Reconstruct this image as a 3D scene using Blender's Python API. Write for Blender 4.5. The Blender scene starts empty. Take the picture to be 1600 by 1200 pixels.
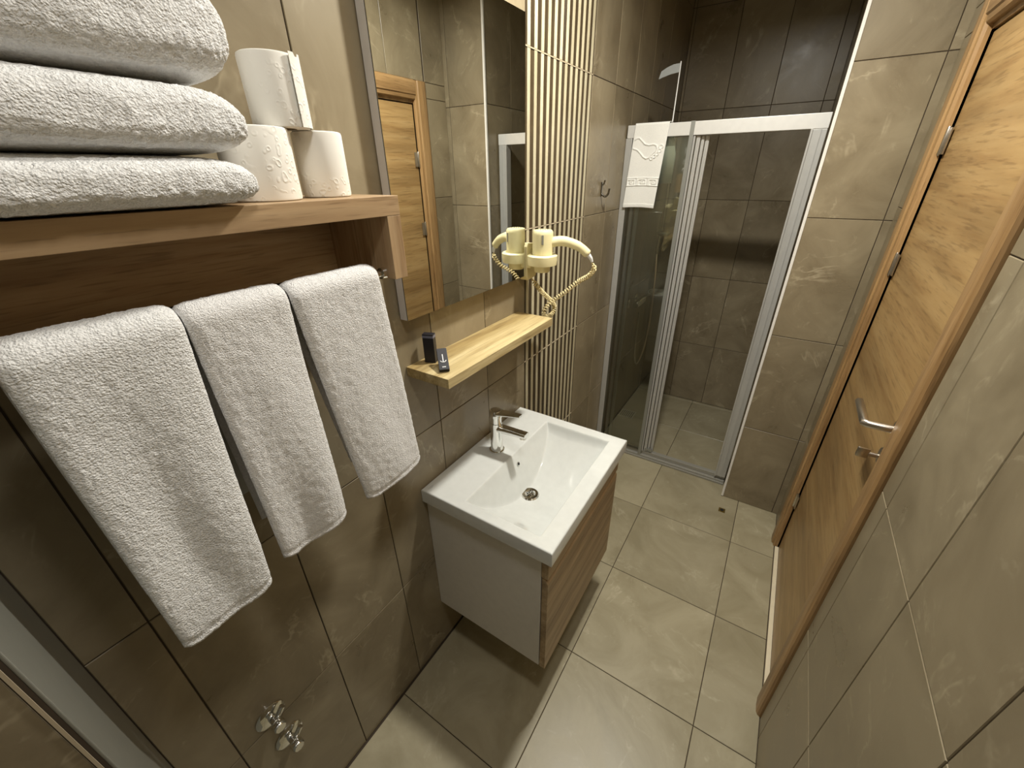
import bpy, bmesh, math, random
import numpy as np
from mathutils import Vector, Matrix, noise
random.seed(4)
PI = math.pi
S = bpy.context.scene
C = S.collection

# ------------------------------------------------------------------ camera
yaw, pit, rol = (math.radians(a) for a in (-32.9051, -27.5889, -0.7714))
fw = Vector((math.sin(yaw)*math.cos(pit), math.cos(yaw)*math.cos(pit), math.sin(pit)))
rt = Vector((math.cos(yaw), -math.sin(yaw), 0)); up = rt.cross(fw)
r2 = math.cos(rol)*rt + math.sin(rol)*up
u2 = -math.sin(rol)*rt + math.cos(rol)*up
cam = bpy.data.objects.new('camera', bpy.data.cameras.new('camera')); C.objects.link(cam)
M = Matrix((r2, u2, -fw)).transposed().to_4x4(); M.translation = (0.7635, -1.2937, 1.6507)
cam.matrix_world = M
cam.data.sensor_width = 36; cam.data.lens = 634.71*36/1600; cam.data.clip_start = 0.01
S.camera = cam
# ------------------------------------------------------------------ world, exposure, main light
S.view_settings.view_transform = 'Standard'; S.view_settings.look = 'None'
S.view_settings.gamma = 1; S.view_settings.use_curve_mapping = False
S.view_settings.exposure = 0.10
S.cycles.transparent_max_bounces = 32      # several glass panes stand one behind another
w = bpy.data.worlds.new('world'); S.world = w; w.use_nodes = True
w.node_tree.nodes['Background'].inputs[0].default_value = (0.9, 0.95, 1, 1)
w.node_tree.nodes['Background'].inputs[1].default_value = 0.02
CEIL = 2.56
LX, LY = 0.52, -0.04
def lamp(name, loc, energy, size, col, spread=180):
    l = bpy.data.lights.new(name, 'AREA'); l.shape = 'DISK'; l.size = size; l.energy = energy; l.color = col; l.spread = math.radians(spread)
    o = bpy.data.objects.new(name, l); o.location = loc; C.objects.link(o); return o
lamp('downlight_lamp', (LX, LY, 2.50), 25, 0.12, (1.0, 0.965, 0.875), 171)
lamp('added_fill_lamp', (0.84, -1.02, 2.50), 5.5, 0.2, (1.0, 0.97, 0.92), 165)  # added fill without a fixture, lifts the towels and near cabinet side

# ------------------------------------------------------------------ materials
class NT:
    def __init__(s, name):
        s.m = bpy.data.materials.new(name); s.m.use_nodes = True
        s.t = s.m.node_tree; s.b = s.t.nodes['Principled BSDF']
    def n(s, typ, **kw):
        o = s.t.nodes.new(typ)
        for k, v in kw.items():
            if k.startswith('i_'):
                key = k[2:]; key = int(key) if key.isdigit() else key.replace('_', ' ')
                o.inputs[key].default_value = v
            else: setattr(o, k, v)
        return o
    def l(s, a, b): s.t.links.new(a, b)
    def ramp(s, fac, stops):
        r = s.n('ShaderNodeValToRGB'); e = r.color_ramp.elements
        while len(e) < len(stops): e.new(0.5)
        for i, (p, c) in enumerate(stops):
            e[i].position = p; e[i].color = (*c, 1) if len(c) == 3 else c
        s.l(fac, r.inputs[0]); return r.outputs[0]
    def mix(s, fac, a, b, typ='MIX'):
        m = s.n('ShaderNodeMix', data_type='RGBA', blend_type=typ)
        for sock, v in ((m.inputs[0], fac), (m.inputs[6], a), (m.inputs[7], b)):
            if hasattr(v, 'links'): s.l(v, sock)
            else: sock.default_value = v if not isinstance(v, tuple) or len(v) == 4 else (*v, 1)
        return m.outputs[2]
    def coords(s, scale=(1, 1, 1), rand=True):
        tc = s.n('ShaderNodeTexCoord'); mp = s.n('ShaderNodeMapping'); mp.inputs['Scale'].default_value = scale
        src = tc.outputs['Object']
        if rand:
            oi = s.n('ShaderNodeObjectInfo'); vm = s.n('ShaderNodeVectorMath', operation='MULTIPLY_ADD')
            cb = s.n('ShaderNodeCombineXYZ')
            for i, k in enumerate((37.0, 71.0, 53.0)):
                mm = s.n('ShaderNodeMath', operation='MULTIPLY'); mm.inputs[1].default_value = k
                s.l(oi.outputs['Random'], mm.inputs[0]); s.l(mm.outputs[0], cb.inputs[i])
            ad = s.n('ShaderNodeVectorMath', operation='ADD'); s.l(src, ad.inputs[0]); s.l(cb.outputs[0], ad.inputs[1])
            src = ad.outputs[0]
        s.l(src, mp.inputs[0]); return mp.outputs[0]
    def bump(s, h, strength, dist):
        b = s.n('ShaderNodeBump'); b.inputs['Strength'].default_value = strength; b.inputs['Distance'].default_value = dist
        s.l(h, b.inputs['Height']); s.l(b.outputs[0], s.b.inputs['Normal'])
def srgb(r, g, b):
    f = lambda c: (c/255/12.92) if c/255 <= .04045 else ((c/255+.055)/1.055)**2.4
    return (f(r), f(g), f(b))
def plain(name, col, rough=.5, metal=0., **kw):
    m = NT(name); m.b.inputs['Base Color'].default_value = (*col, 1)
    m.b.inputs['Roughness'].default_value = rough; m.b.inputs['Metallic'].default_value = metal
    for k, v in kw.items(): m.b.inputs[k.replace('_', ' ')].default_value = v
    if metal < .5:
        nz = m.n('ShaderNodeTexNoise', i_Scale=40.0, i_Detail=3.0)
        m.l(m.coords((1, 1, 1), False), nz.inputs['Vector'])
        c2 = m.mix(nz.outputs[0], (*[c*.93 for c in col], 1), (*[min(1, c*1.05) for c in col], 1)); m.l(c2, m.b.inputs['Base Color'])
    return m.m
def marble(name, base, dark, vein, rough=.32):
    m = NT(name); v = m.coords()
    big = m.n('ShaderNodeTexNoise', i_Scale=4.0, i_Detail=6.0, i_Roughness=.62, i_Distortion=.8); m.l(v, big.inputs['Vector'])
    c = m.ramp(big.outputs[0], [(.36, dark), (.64, base)])
    # thin pale veins: where a warped noise crosses its middle, in patches only
    vn = m.n('ShaderNodeTexNoise', i_Scale=2.6, i_Detail=5.0, i_Roughness=.6, i_Distortion=1.1); m.l(v, vn.inputs['Vector'])
    vr = m.ramp(vn.outputs[0], [(.482, (0, 0, 0)), (.5, (1, 1, 1)), (.518, (0, 0, 0))])
    pn = m.n('ShaderNodeTexNoise', i_Scale=6.5, i_Detail=4.0, i_Roughness=.7); m.l(v, pn.inputs['Vector'])
    pr = m.ramp(pn.outputs[0], [(.50, (0, 0, 0)), (.66, (1, 1, 1))])
    k = m.n('ShaderNodeMath', operation='MULTIPLY'); m.l(vr, k.inputs[0]); m.l(pr, k.inputs[1])
    # soft pale clouds beside the veins
    cl = m.n('ShaderNodeTexNoise', i_Scale=9.0, i_Detail=8.0, i_Roughness=.75, i_Distortion=1.5); m.l(v, cl.inputs['Vector'])
    cr = m.ramp(cl.outputs[0], [(.60, (0, 0, 0)), (.78, (.55, .55, .55))])
    c = m.mix(cr, c, vein); k2 = m.n('ShaderNodeMath', operation='MULTIPLY'); k2.inputs[1].default_value = .42
    m.l(k.outputs[0], k2.inputs[0]); c = m.mix(k2.outputs[0], c, vein)
    oi = m.n('ShaderNodeObjectInfo'); mr = m.n('ShaderNodeMapRange', i_3=.90, i_4=1.08); m.l(oi.outputs['Random'], mr.inputs[0])
    hs = m.n('ShaderNodeHueSaturation'); m.l(mr.outputs[0], hs.inputs['Value']); m.l(c, hs.inputs['Color'])
    m.l(hs.outputs[0], m.b.inputs['Base Color'])
    rr = m.ramp(big.outputs[0], [(.3, (rough-.06,)*3), (.7, (rough+.08,)*3)]); m.l(rr, m.b.inputs['Roughness'])
    m.bump(cl.outputs[0], .12, .002)
    return m.m
def wood(name, cols, axis, scale=1.0, rough=.5, streak=None):
    """grain runs along the given axis (0,1,2)"""
    m = NT(name); sc = [38*scale]*3; sc[axis] = 2.2*scale
    v = m.coords(tuple(sc))
    a = m.n('ShaderNodeTexNoise', i_Scale=1.0, i_Detail=7.0, i_Roughness=.65, i_Distortion=.35); m.l(v, a.inputs['Vector'])
    c = m.ramp(a.outputs[0], [(.28, cols[0]), (.5, cols[1]), (.72, cols[2])])
    sc2 = [11*scale]*3; sc2[axis] = 1.1*scale
    v2 = m.coords(tuple(sc2)); b = m.n('ShaderNodeTexNoise', i_Scale=1.0, i_Detail=3.0, i_Distortion=1.2); m.l(v2, b.inputs['Vector'])
    d = m.ramp(b.outputs[0], [(.35, (.72, .70, .68) if streak is None else streak), (.60, (1, 1, 1))])
    c = m.mix(1.0, c, d, 'MULTIPLY')
    sc3 = [260*scale]*3; sc3[axis] = 14*scale
    v3 = m.coords(tuple(sc3)); p = m.n('ShaderNodeTexNoise', i_Scale=1.0, i_Detail=2.0); m.l(v3, p.inputs['Vector'])
    pr = m.ramp(p.outputs[0], [(.33, (.74, .72, .70)), (.45, (1, 1, 1))]); c = m.mix(1.0, c, pr, 'MULTIPLY')
    m.l(c, m.b.inputs['Base Color']); m.b.inputs['Roughness'].default_value = rough
    m.bump(a.outputs[0], .15, .001)
    return m.m
def terry(name, col, scale=1.0, strength=.9):
    m = NT(name); v = m.coords((1, 1, 1))
    a = m.n('ShaderNodeTexNoise', i_Scale=300.0*scale, i_Detail=3.0, i_Roughness=.7, i_Distortion=.6); m.l(v, a.inputs['Vector'])
    b = m.n('ShaderNodeTexVoronoi', i_Scale=560.0*scale); m.l(v, b.inputs['Vector'])
    ad = m.n('ShaderNodeMath', operation='SUBTRACT'); m.l(a.outputs[0], ad.inputs[0])
    h = m.n('ShaderNodeMath', operation='MULTIPLY'); h.inputs[1].default_value = .45; m.l(b.outputs[0], h.inputs[0]); m.l(h.outputs[0], ad.inputs[1])
    c = m.ramp(a.outputs[0], [(.30, tuple(x*.84 for x in col)), (.62, col)])
    m.l(c, m.b.inputs['Base Color']); m.b.inputs['Roughness'].default_value = .95
    m.b.inputs['Sheen Weight'].default_value = .25; m.b.inputs['Sheen Roughness'].default_value = .5
    m.b.inputs['Specular IOR Level'].default_value = .1
    m.bump(ad.outputs[0], strength, .0026)
    return m.m
def paper(name, col):
    m = NT(name); v = m.coords((1, 1, 1))
    b = m.n('ShaderNodeTexVoronoi', i_Scale=105.0); b.feature = 'SMOOTH_F1'; m.l(v, b.inputs['Vector'])
    n = m.n('ShaderNodeTexNoise', i_Scale=16.0, i_Detail=2.0); m.l(v, n.inputs['Vector'])
    r = m.ramp(n.outputs[0], [(.42, (0, 0, 0)), (.52, (1, 1, 1))])
    rr = m.ramp(b.outputs[0], [(.15, (0, 0, 0)), (.28, (1, 1, 1)), (.42, (.2, .2, .2))])
    k = m.n('ShaderNodeMath', operation='MULTIPLY'); m.l(rr, k.inputs[0]); m.l(r, k.inputs[1])
    m.b.inputs['Base Color'].default_value = (*col, 1); m.b.inputs['Roughness'].default_value = .9
    m.b.inputs['Specular IOR Level'].default_value = .1
    m.bump(k.outputs[0], .4, .002); return m.m
def glassy(name, tint, gloss=.9):
    m = NT(name); t = m.t; t.nodes.remove(m.b)
    tr = m.n('ShaderNodeBsdfTransparent'); tr.inputs[0].default_value = (*tint, 1)
    gl = m.n('ShaderNodeBsdfGlossy'); gl.inputs['Roughness'].default_value = .02; gl.inputs[0].default_value = (gloss,)*3+(1,)
    fr = m.n('ShaderNodeFresnel'); fr.inputs[0].default_value = 1.5
    mx = m.n('ShaderNodeMixShader'); m.l(fr.outputs[0], mx.inputs[0]); m.l(tr.outputs[0], mx.inputs[1]); m.l(gl.outputs[0], mx.inputs[2])
    # a faint film of water stains
    df = m.n('ShaderNodeBsdfDiffuse'); df.inputs[0].default_value = (.5, .52, .46, 1)
    nz = m.n('ShaderNodeTexNoise', i_Scale=5.0, i_Detail=4.0); m.l(m.coords((1, 1, .35)), nz.inputs['Vector'])
    rr = m.ramp(nz.outputs[0], [(.35, (.01,)*3), (.8, (.045,)*3)])
    m2 = m.n('ShaderNodeMixShader'); m.l(rr, m2.inputs[0]); m.l(mx.outputs[0], m2.inputs[1]); m.l(df.outputs[0], m2.inputs[2])
    m.l(m2.outputs[0], t.nodes['Material Output'].inputs[0]); return m.m
def emit(name, col, st):
    m = NT(name); m.b.inputs['Emission Color'].default_value = (*col, 1); m.b.inputs['Emission Strength'].default_value = st
    m.b.inputs['Base Color'].default_value = (.8, .8, .8, 1); return m.m

TILE = marble('taupe_marble_tile', srgb(150, 138, 113), srgb(127, 115, 92), srgb(202, 190, 162))
FTILE = marble('taupe_marble_floor_tile', srgb(169, 160, 133), srgb(149, 140, 113), srgb(206, 197, 172), .36)
GROUT = plain('brown_grout', srgb(66, 55, 42), .9)
GROUTL = plain('pale_grout', srgb(180, 166, 140), .9)
SDARK = marble('dark_stripe_stone', srgb(80, 67, 48), srgb(62, 51, 36), srgb(98, 84, 62))
SLIGHT = marble('pale_stripe_stone', srgb(206, 197, 168), srgb(188, 178, 148), srgb(226, 220, 196))
WHITEP = plain('white_ceiling_paint', (.78, .77, .74), .8)
TRIMW = plain('white_metal_edge', (.85, .83, .78), .3)
CERAM = plain('white_ceramic', (.67, .685, .66), .07, Coat_Weight=.6, Coat_Roughness=.03)
LACQ = plain('white_lacquer', (.74, .72, .68), .32)
OAKS = wood('oak_shelf_wood_y', [srgb(166, 134, 98), srgb(190, 160, 122), srgb(206, 178, 140)], 1)
OAKZ = wood('oak_shelf_wood_z', [srgb(166, 134, 98), srgb(190, 160, 122), srgb(206, 178, 140)], 2)
SONP = wood('pale_sonoma_wood', [srgb(160, 138, 98), srgb(208, 190, 144), srgb(226, 212, 168)], 1, .8, .45, (.62, .55, .42))
SOND = wood('grey_sonoma_wood', [srgb(152, 126, 96), srgb(184, 160, 126), srgb(204, 182, 150)], 1, .8, .45)
DOORW = wood('oak_door_veneer', [srgb(150, 116, 72), srgb(172, 140, 92), srgb(184, 154, 106)], 1, .7, .38)
FRAMEW = wood('oak_frame_veneer', [srgb(146, 112, 72), srgb(168, 134, 90), srgb(182, 148, 104)], 2, .9, .38)
FRAMEWY = wood('oak_frame_veneer_y', [srgb(146, 112, 72), srgb(168, 134, 90), srgb(182, 148, 104)], 1, .9, .38)
HOOKM = plain('dark_chrome', (.30, .29, .27), .15, 1.)
CHROME = plain('chrome', (.82, .82, .80), .07, 1.)
STEEL = plain('brushed_steel', (.62, .58, .52), .28, 1.)
ALU = plain('anodised_aluminium', (.80, .80, .78), .38, .35)
ALUP = plain('satin_aluminium_post', (.55, .55, .53), .4, .4)
ALUG = plain('grey_aluminium_joint', (.36, .37, .35), .4, .6)
SILV = plain('silver_mirror_side', (.78, .76, .75), .5, .1)
BLACK = plain('black_gap', (.01, .01, .01), .6)
BOX = plain('black_card', (.012, .012, .018), .45)
WHITE = plain('white_print', (.85, .85, .85), .6)
MIRR = plain('mirror_silvering', (.90, .92, .90), .0, 1.)
TOWEL = terry('white_terry', (.93, .92, .91))
TOWELF = terry('white_terry_fluffy', (.93, .93, .92), .75, 1.0)
MAT = terry('white_bath_mat_cotton', (.88, .88, .84), 1.6, .35)
HEM = plain('white_hem', (.84, .82, .80), .9)
PAPER = paper('toilet_paper', (.88, .86, .80))
CREAM = plain('cream_plastic', srgb(238, 228, 180), .35)
CORD = plain('cream_cord', srgb(226, 210, 160), .45)
GREYP = plain('grey_panel', (.22, .22, .19), .35)
PLATE = plain('grey_plastic', (.34, .34, .31), .4)
DISP = plain('pale_green_plastic', (.62, .70, .64), .4)
THR = plain('cream_threshold', srgb(226, 214, 186), .4)
GLASS = glassy('shower_glass', (.965, .975, .955))
DARKH = plain('drain_holes', (.01, .01, .01), .8)
BRASS = plain('old_brass', srgb(120, 100, 50), .4, .8)
PVC = plain('white_pvc', (.85, .86, .85), .4)
MARK = plain('grey_print', (.45, .47, .47), .5)

# ------------------------------------------------------------------ helpers
def wloc(p):
    v = Vector((0, 0, 0))
    while p is not None: v = v + p.location; p = p.parent
    return v
def obj(name, bm, mat, parent=None, smooth=False, loc=None, local=False):
    """links bm (world coordinates) as one mesh object under parent"""
    me = bpy.data.meshes.new(name)
    off = Vector((0, 0, 0)) if local else wloc(parent)
    if loc is not None and not local: off = off + (Vector(loc) - off)
    if off.length: bmesh.ops.translate(bm, verts=bm.verts, vec=-off)
    bmesh.ops.recalc_face_normals(bm, faces=bm.faces)
    bm.to_mesh(me); bm.free()
    for m in (mat if isinstance(mat, (list, tuple)) else [mat]): me.materials.append(m)
    if smooth:
        me.polygons.foreach_set('use_smooth', [True]*len(me.polygons))
        if smooth != 'all':
            try: me.set_sharp_from_angle(angle=math.radians(40))
            except Exception: pass
    o = bpy.data.objects.new(name, me); C.objects.link(o)
    if parent is not None: o.parent = parent
    if loc is not None and not local: o.location = Vector(loc) - wloc(parent)
    return o
def tag(o, label, cat, group=None, kind=None):
    o['label'] = label; o['category'] = cat
    if group: o['group'] = group
    if kind: o['kind'] = kind
    return o
def thing(name, loc, label, cat, group=None):
    o = bpy.data.objects.new(name, None); o.empty_display_size = .05; C.objects.link(o); o.location = loc
    return tag(o, label, cat, group)
def struct(name, bm, mat, label=None):
    o = obj(name, bm, mat); o['kind'] = 'structure'
    if label: o['label'] = label
    return o
def B(x0, x1, y0, y1, z0, z1, bev=0., bm=None, seg=2):
    bm = bm or bmesh.new()
    t = bmesh.new(); bmesh.ops.create_cube(t, size=1)
    bmesh.ops.scale(t, verts=t.verts, vec=(x1-x0, y1-y0, z1-z0))
    bmesh.ops.translate(t, verts=t.verts, vec=((x0+x1)/2, (y0+y1)/2, (z0+z1)/2))
    if bev: bmesh.ops.bevel(t, geom=t.edges[:], offset=bev, segments=seg, affect='EDGES', profile=.5)
    me = bpy.data.meshes.new('t'); t.to_mesh(me); t.free(); bm.from_mesh(me); bpy.data.meshes.remove(me)
    return bm
def smooth_path(pts, n=8):
    pts = [Vector(p) for p in pts]; out = []
    for i in range(len(pts)-1):
        p0 = pts[max(i-1, 0)]; p1 = pts[i]; p2 = pts[i+1]; p3 = pts[min(i+2, len(pts)-1)]
        for k in range(n):
            t = k/n
            out.append(.5*((2*p1)+(-p0+p2)*t+(2*p0-5*p1+4*p2-p3)*t*t+(-p0+3*p1-3*p2+p3)*t**3))
    out.append(pts[-1]); return out
def tube(pts, r, seg=10, bm=None, caps=True, sx=1., sy=1.):
    """sweep; r number or list; sx, sy flatten the section"""
    bm = bm or bmesh.new(); pts = [Vector(p) for p in pts]; n = len(pts)
    rs = r if isinstance(r, (list, tuple)) else [r]*n
    T = [(pts[min(i+1, n-1)]-pts[max(i-1, 0)]).normalized() for i in range(n)]
    ref = Vector((0, 0, 1)) if abs(T[0].z) < .9 else Vector((1, 0, 0))
    N = (ref - T[0]*ref.dot(T[0])).normalized(); rings = []
    for i in range(n):
        if i: N = (N - T[i]*N.dot(T[i])).normalized()
        Bn = T[i].cross(N)
        rings.append([bm.verts.new(pts[i]+rs[i]*(math.cos(2*PI*k/seg)*sx*Bn+math.sin(2*PI*k/seg)*sy*N)) for k in range(seg)])
    for a, b in zip(rings, rings[1:]):
        for k in range(seg): bm.faces.new((a[k], a[(k+1) % seg], b[(k+1) % seg], b[k]))
    if caps: bm.faces.new(rings[0][::-1]); bm.faces.new(rings[-1])
    return bm
def lathe(prof, c, seg=32, axis='z', bm=None, closed=False):
    """prof: (radius, along-axis) pairs"""
    bm = bm or bmesh.new(); rings = []
    def P(r, h, a):
        u, v = r*math.cos(a), r*math.sin(a)
        return Vector(c)+Vector({'z': (u, v, h), 'x': (h, u, v), 'y': (v, h, u)}[axis])
    for r, h in prof:
        rings.append([bm.verts.new(P(0, h, 0))] if r < 1e-6 else [bm.verts.new(P(r, h, 2*PI*k/seg)) for k in range(seg)])
    pr = list(zip(rings, rings[1:]))
    if closed: pr.append((rings[-1], rings[0]))
    for a, b in pr:
        for k in range(seg):
            k2 = (k+1) % seg
            if len(a) == 1 and len(b) == 1: continue
            if len(a) == 1: bm.faces.new((a[0], b[k], b[k2]))
            elif len(b) == 1: bm.faces.new((a[k], b[0], a[k2]))
            else: bm.faces.new((a[k], a[k2], b[k2], b[k]))
    return bm
def prism(poly, axis, a0, a1, bm=None):
    """poly in the other two axes (cyclic order x->yz, y->xz, z->xy)"""
    bm = bm or bmesh.new()
    f = {'x': lambda p, a: (a, p[0], p[1]), 'y': lambda p, a: (p[0], a, p[1]), 'z': lambda p, a: (p[0], p[1], a)}[axis]
    r0 = [bm.verts.new(f(p, a0)) for p in poly]; r1 = [bm.verts.new(f(p, a1)) for p in poly]; n = len(poly)
    for i in range(n): bm.faces.new((r0[i], r0[(i+1) % n], r1[(i+1) % n], r1[i]))
    bm.faces.new(r0[::-1]); bm.faces.new(r1); return bm

# ------------------------------------------------------------------ tiled surfaces
TK, GAP, REC = .007, .0026, .0022
tcache = {}
def tile_mesh(a, b, axis, sgn, mat):
    """one tile, a x b, in the plane normal to axis, face towards sgn; origin at the face centre"""
    key = (round(a, 3), round(b, 3), axis, sgn, mat.name)
    if key in tcache: return tcache[key]
    c = .0010; v = []
    for (h, ins) in ((-TK, 0), (-c, 0), (0, c)):
        for su, sv in ((-1, -1), (1, -1), (1, 1), (-1, 1)):
            u = su*(a/2-ins); q = sv*(b/2-ins); n = h*sgn
            v.append({'x': (n, u, q), 'y': (u, n, q), 'z': (u, q, n)}[axis])
    f = [(3, 2, 1, 0), (8, 9, 10, 11)]
    for L in (0, 4):
        for k in range(4): f.append((L+k, L+(k+1) % 4, L+4+(k+1) % 4, L+4+k))
    me = bpy.data.meshes.new('tile'); me.from_pydata(v, [], f); me.materials.append(mat)
    bm = bmesh.new(); bm.from_mesh(me); bmesh.ops.recalc_face_normals(bm, faces=bm.faces); bm.to_mesh(me); bm.free()
    tcache[key] = me; return me
def lay(parent, axis, sgn, plane, us, vs, mat, skip=None):
    out = []
    for u0, u1 in zip(us, us[1:]):
        for v0, v1 in zip(vs, vs[1:]):
            if u1-u0 < .012 or v1-v0 < .012: continue
            uc, vc = (u0+u1)/2, (v0+v1)/2
            if skip and skip(uc, vc): continue
            o = bpy.data.objects.new('tile', tile_mesh(u1-u0-GAP, v1-v0-GAP, axis, sgn, mat)); C.objects.link(o)
            o.parent = parent
            o.location = Vector({'x': (plane, uc, vc), 'y': (uc, plane, vc), 'z': (uc, vc, plane)}[axis]) - wloc(parent)
            out.append(o)
    return out
def joints(lo, hi, off, step, extra=()):
    k0 = math.ceil((lo-off)/step - 1e-6); r = [lo]; x = off+k0*step
    while x < hi-1e-6:
        if x > lo+1e-6: r.append(x)
        x += step
    r.append(hi); r = sorted(set(r) | set(extra)); return r
ZJ = [0, .473, .973, 1.473, 1.973, 2.473, CEIL]
Y0, YB, YP, XP, W = -1.357, 1.872, .821, .809, 1.081
YS = -.020    # left edge of the ribbed panel

# floor
YN = -2.10
fl = struct('floor', B(-.05, 1.25, YN-.05, YB+.05, -.06, -REC), GROUT)
fx = joints(0, W, .4500, .4447); fy = joints(YN, YB, .491, .4498)
SHX = (.0, .10)
lay(fl, 'z', 1, 0, fx, fy, FTILE, skip=lambda u, v: v > YP and u > XP)
# left wall
wl = struct('wall_left', B(-.08, -REC, YN, YB, -.0, CEIL), GROUT)
yj = joints(Y0, YB, YS, .2505)
lay(wl, 'x', 1, 0, yj, ZJ, TILE, skip=lambda u, v: YS < u < YS+.501)
# ribbed panels on the left wall: every tile carries six raised pale ribs
rib_meshes = {}
for ti in range(2):
    ya = YS+.2505*ti; yb = ya+.2505
    for z0, z1 in zip(ZJ, ZJ[1:]):
        if z1-z0 < .05:
            lay(wl, 'x', 1, -.0, [ya, yb], [z0, z1], TILE); continue
        t = bpy.data.objects.new('tile', tile_mesh(.2505-GAP, z1-z0-.004, 'x', 1, SDARK)); C.objects.link(t)
        t.parent = wl; t.location = (-.0016, (ya+yb)/2, (z0+z1)/2); t['label'] = 'dark stone tile faced with pale upright ribs'
        key = round(z1-z0, 3)
        if key not in rib_meshes:
            m_ = bmesh.new(); B(-.0010, .0010, -.0088, .0088, -(z1-z0)/2+.0025, (z1-z0)/2-.0025, bm=m_, bev=.0004, seg=1)
            me = bpy.data.meshes.new('rib'); m_.to_mesh(me); m_.free(); me.materials.append(SLIGHT); rib_meshes[key] = me
        for i in range(6):
            r = bpy.data.objects.new('rib', rib_meshes[key]); C.objects.link(r); r.parent = t
            r.location = (.0009, -.2505/2+.2505*(i+.5)/6, 0)
    for z in ZJ[1:-1]:
        obj('grout_line', B(-.0020, .0008, ya+.001, yb-.001, z-.0016, z+.0016), GROUTL, wl)
# shower back wall
wb = struct('wall_shower', B(-.08, W+.1, YB+REC, YB+.08, 0, CEIL), GROUT)
lay(wb, 'y', -1, YB, joints(0, XP, .757-.2466*3, .2466), ZJ, TILE)
# the pillar between shower and door: its face (towards the room) and its shower side
wp = struct('wall_pillar', B(XP+REC, W+.12, YP+REC, YB, 0, CEIL), GROUT, 'tiled wall corner between shower and door')
lay(wp, 'y', -1, YP, [XP, 1.0557, W+.02], ZJ, TILE)
lay(wp, 'x', -1, XP, joints(YP, YB, YP, .2505), ZJ, TILE)
# right wall with the door opening
DY0, DY1, DZ = -.268, .660, 2.070
bm = B(W+REC, W+.12, YN, DY0, 0, CEIL); B(W+REC, W+.12, DY1, YP, 0, CEIL, bm=bm); B(W+REC, W+.12, DY0, DY1, DZ, CEIL, bm=bm)
wr = struct('wall_right', bm, GROUT)
lay(wr, 'x', -1, W, joints(YN, YP, -.578, .2462, (DY0, DY1)), sorted(set([0, .5, 1.01, 1.52, 2.0, 2.473, CEIL, DZ])), TILE,
    skip=lambda u, v: DY0 < u < DY1 and v < DZ)
# boxed-out duct in the near left corner: smooth grey end face, tiled side; and the wall behind the camera
XD = .315
wn = struct('wall_duct', B(-.0, XD-REC, YN, Y0-.003, 0, CEIL), GROUT, 'boxed-out duct in the near left corner')
obj('panel', B(.0005, XD-.002, Y0-.003, Y0, .004, CEIL-.004, .001), GREYP, wn)['label'] = 'smooth grey end face of the duct'
obj('edge_strip', B(XD-.0005, XD+.0012, Y0-.0085, Y0-.0060, .004, CEIL-.004), GROUTL, wn)
lay(wn, 'x', 1, XD, joints(YN, Y0-.0085, Y0-.0085-.75, .25), [0, .13, .63, 1.13, 1.63, 2.13, CEIL], TILE)
wk = struct('wall_back', B(0, W, YN-.08, YN-REC, 0, CEIL), GROUT)
lay(wk, 'y', 1, YN, joints(XD, W, .45, .25), ZJ, TILE)
# ceiling
ce = struct('ceiling', B(-.08, W+.12, YN-.08, YB+.08, CEIL, CEIL+.08), WHITEP)
# white edge trim up the pillar corner
tr = struct('trim_1', B(XP-.004, XP+.007, YP-.004, YP+.008, 0.004, CEIL, .0015), TRIMW, 'white metal edge strip up the tiled corner beside the shower')

# ------------------------------------------------------------------ door
d = bpy.data.objects.new('door_1', None); C.objects.link(d); d.location = (W, .2, 0); d['kind'] = 'structure'
d['label'] = 'oak veneered door in an oak frame, closed'
XF = W-.014
def arch(y_in, y_out):   # casing section in (x,y): stepped inside, rounded outside
    s = 1 if y_out > y_in else -1; p = []
    for xx, t in ((W+.030, 0), (W+.002, 0), (W-.006, .004), (W-.008, .018), (W-.013, .022), (XF-.001, .05), (W-.014, .072), (W-.010, .081), (W-.004, .085), (W+.006, .086), (W+.030, .086)):
        p.append((xx, y_in+s*t))
    return p
for a, b_, z1 in ((-.178, -.27, 1.985), (.574, .66, 1.985)):
    sec = arch(a, b_)
    obj('door_frame_side', prism(sec, 'z', 0, DZ-.002), FRAMEW, d)
sec = [(x, 1.985+(y-a)*1.0) for (x, y) in arch(0, 1) for a in (0,)]
obj('door_frame_top', prism(sec, 'y', -.178+.0, .574), FRAMEWY, d)
# jamb (inside lining) and stop
bm = B(W+.012, W+.11, -.180, -.160, 0, 1.985); B(W+.012, W+.11, .574, .594, 0, 1.985, bm=bm); B(W+.012, W+.11, -.16, .574, 1.972, 1.985, bm=bm)
obj('jamb', bm, FRAMEW, d)
leaf = obj('door_leaf', B(W+.018, W+.058, -.1585, .5725, .008, 1.966, .0015), DOORW, d)
for z in (.31, 1.36, 1.715):
    h = obj('hinge', lathe([(0, -.038), (.003, -.038), (.0048, -.034), (.0048, .034), (.003, .038), (0, .038)], (W+.008, .570, z), 12), STEEL, d, True)
    obj('hinge_plate', B(W+.010, W+.0135, .545, .573, z-.034, z+.034), STEEL, h)
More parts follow.
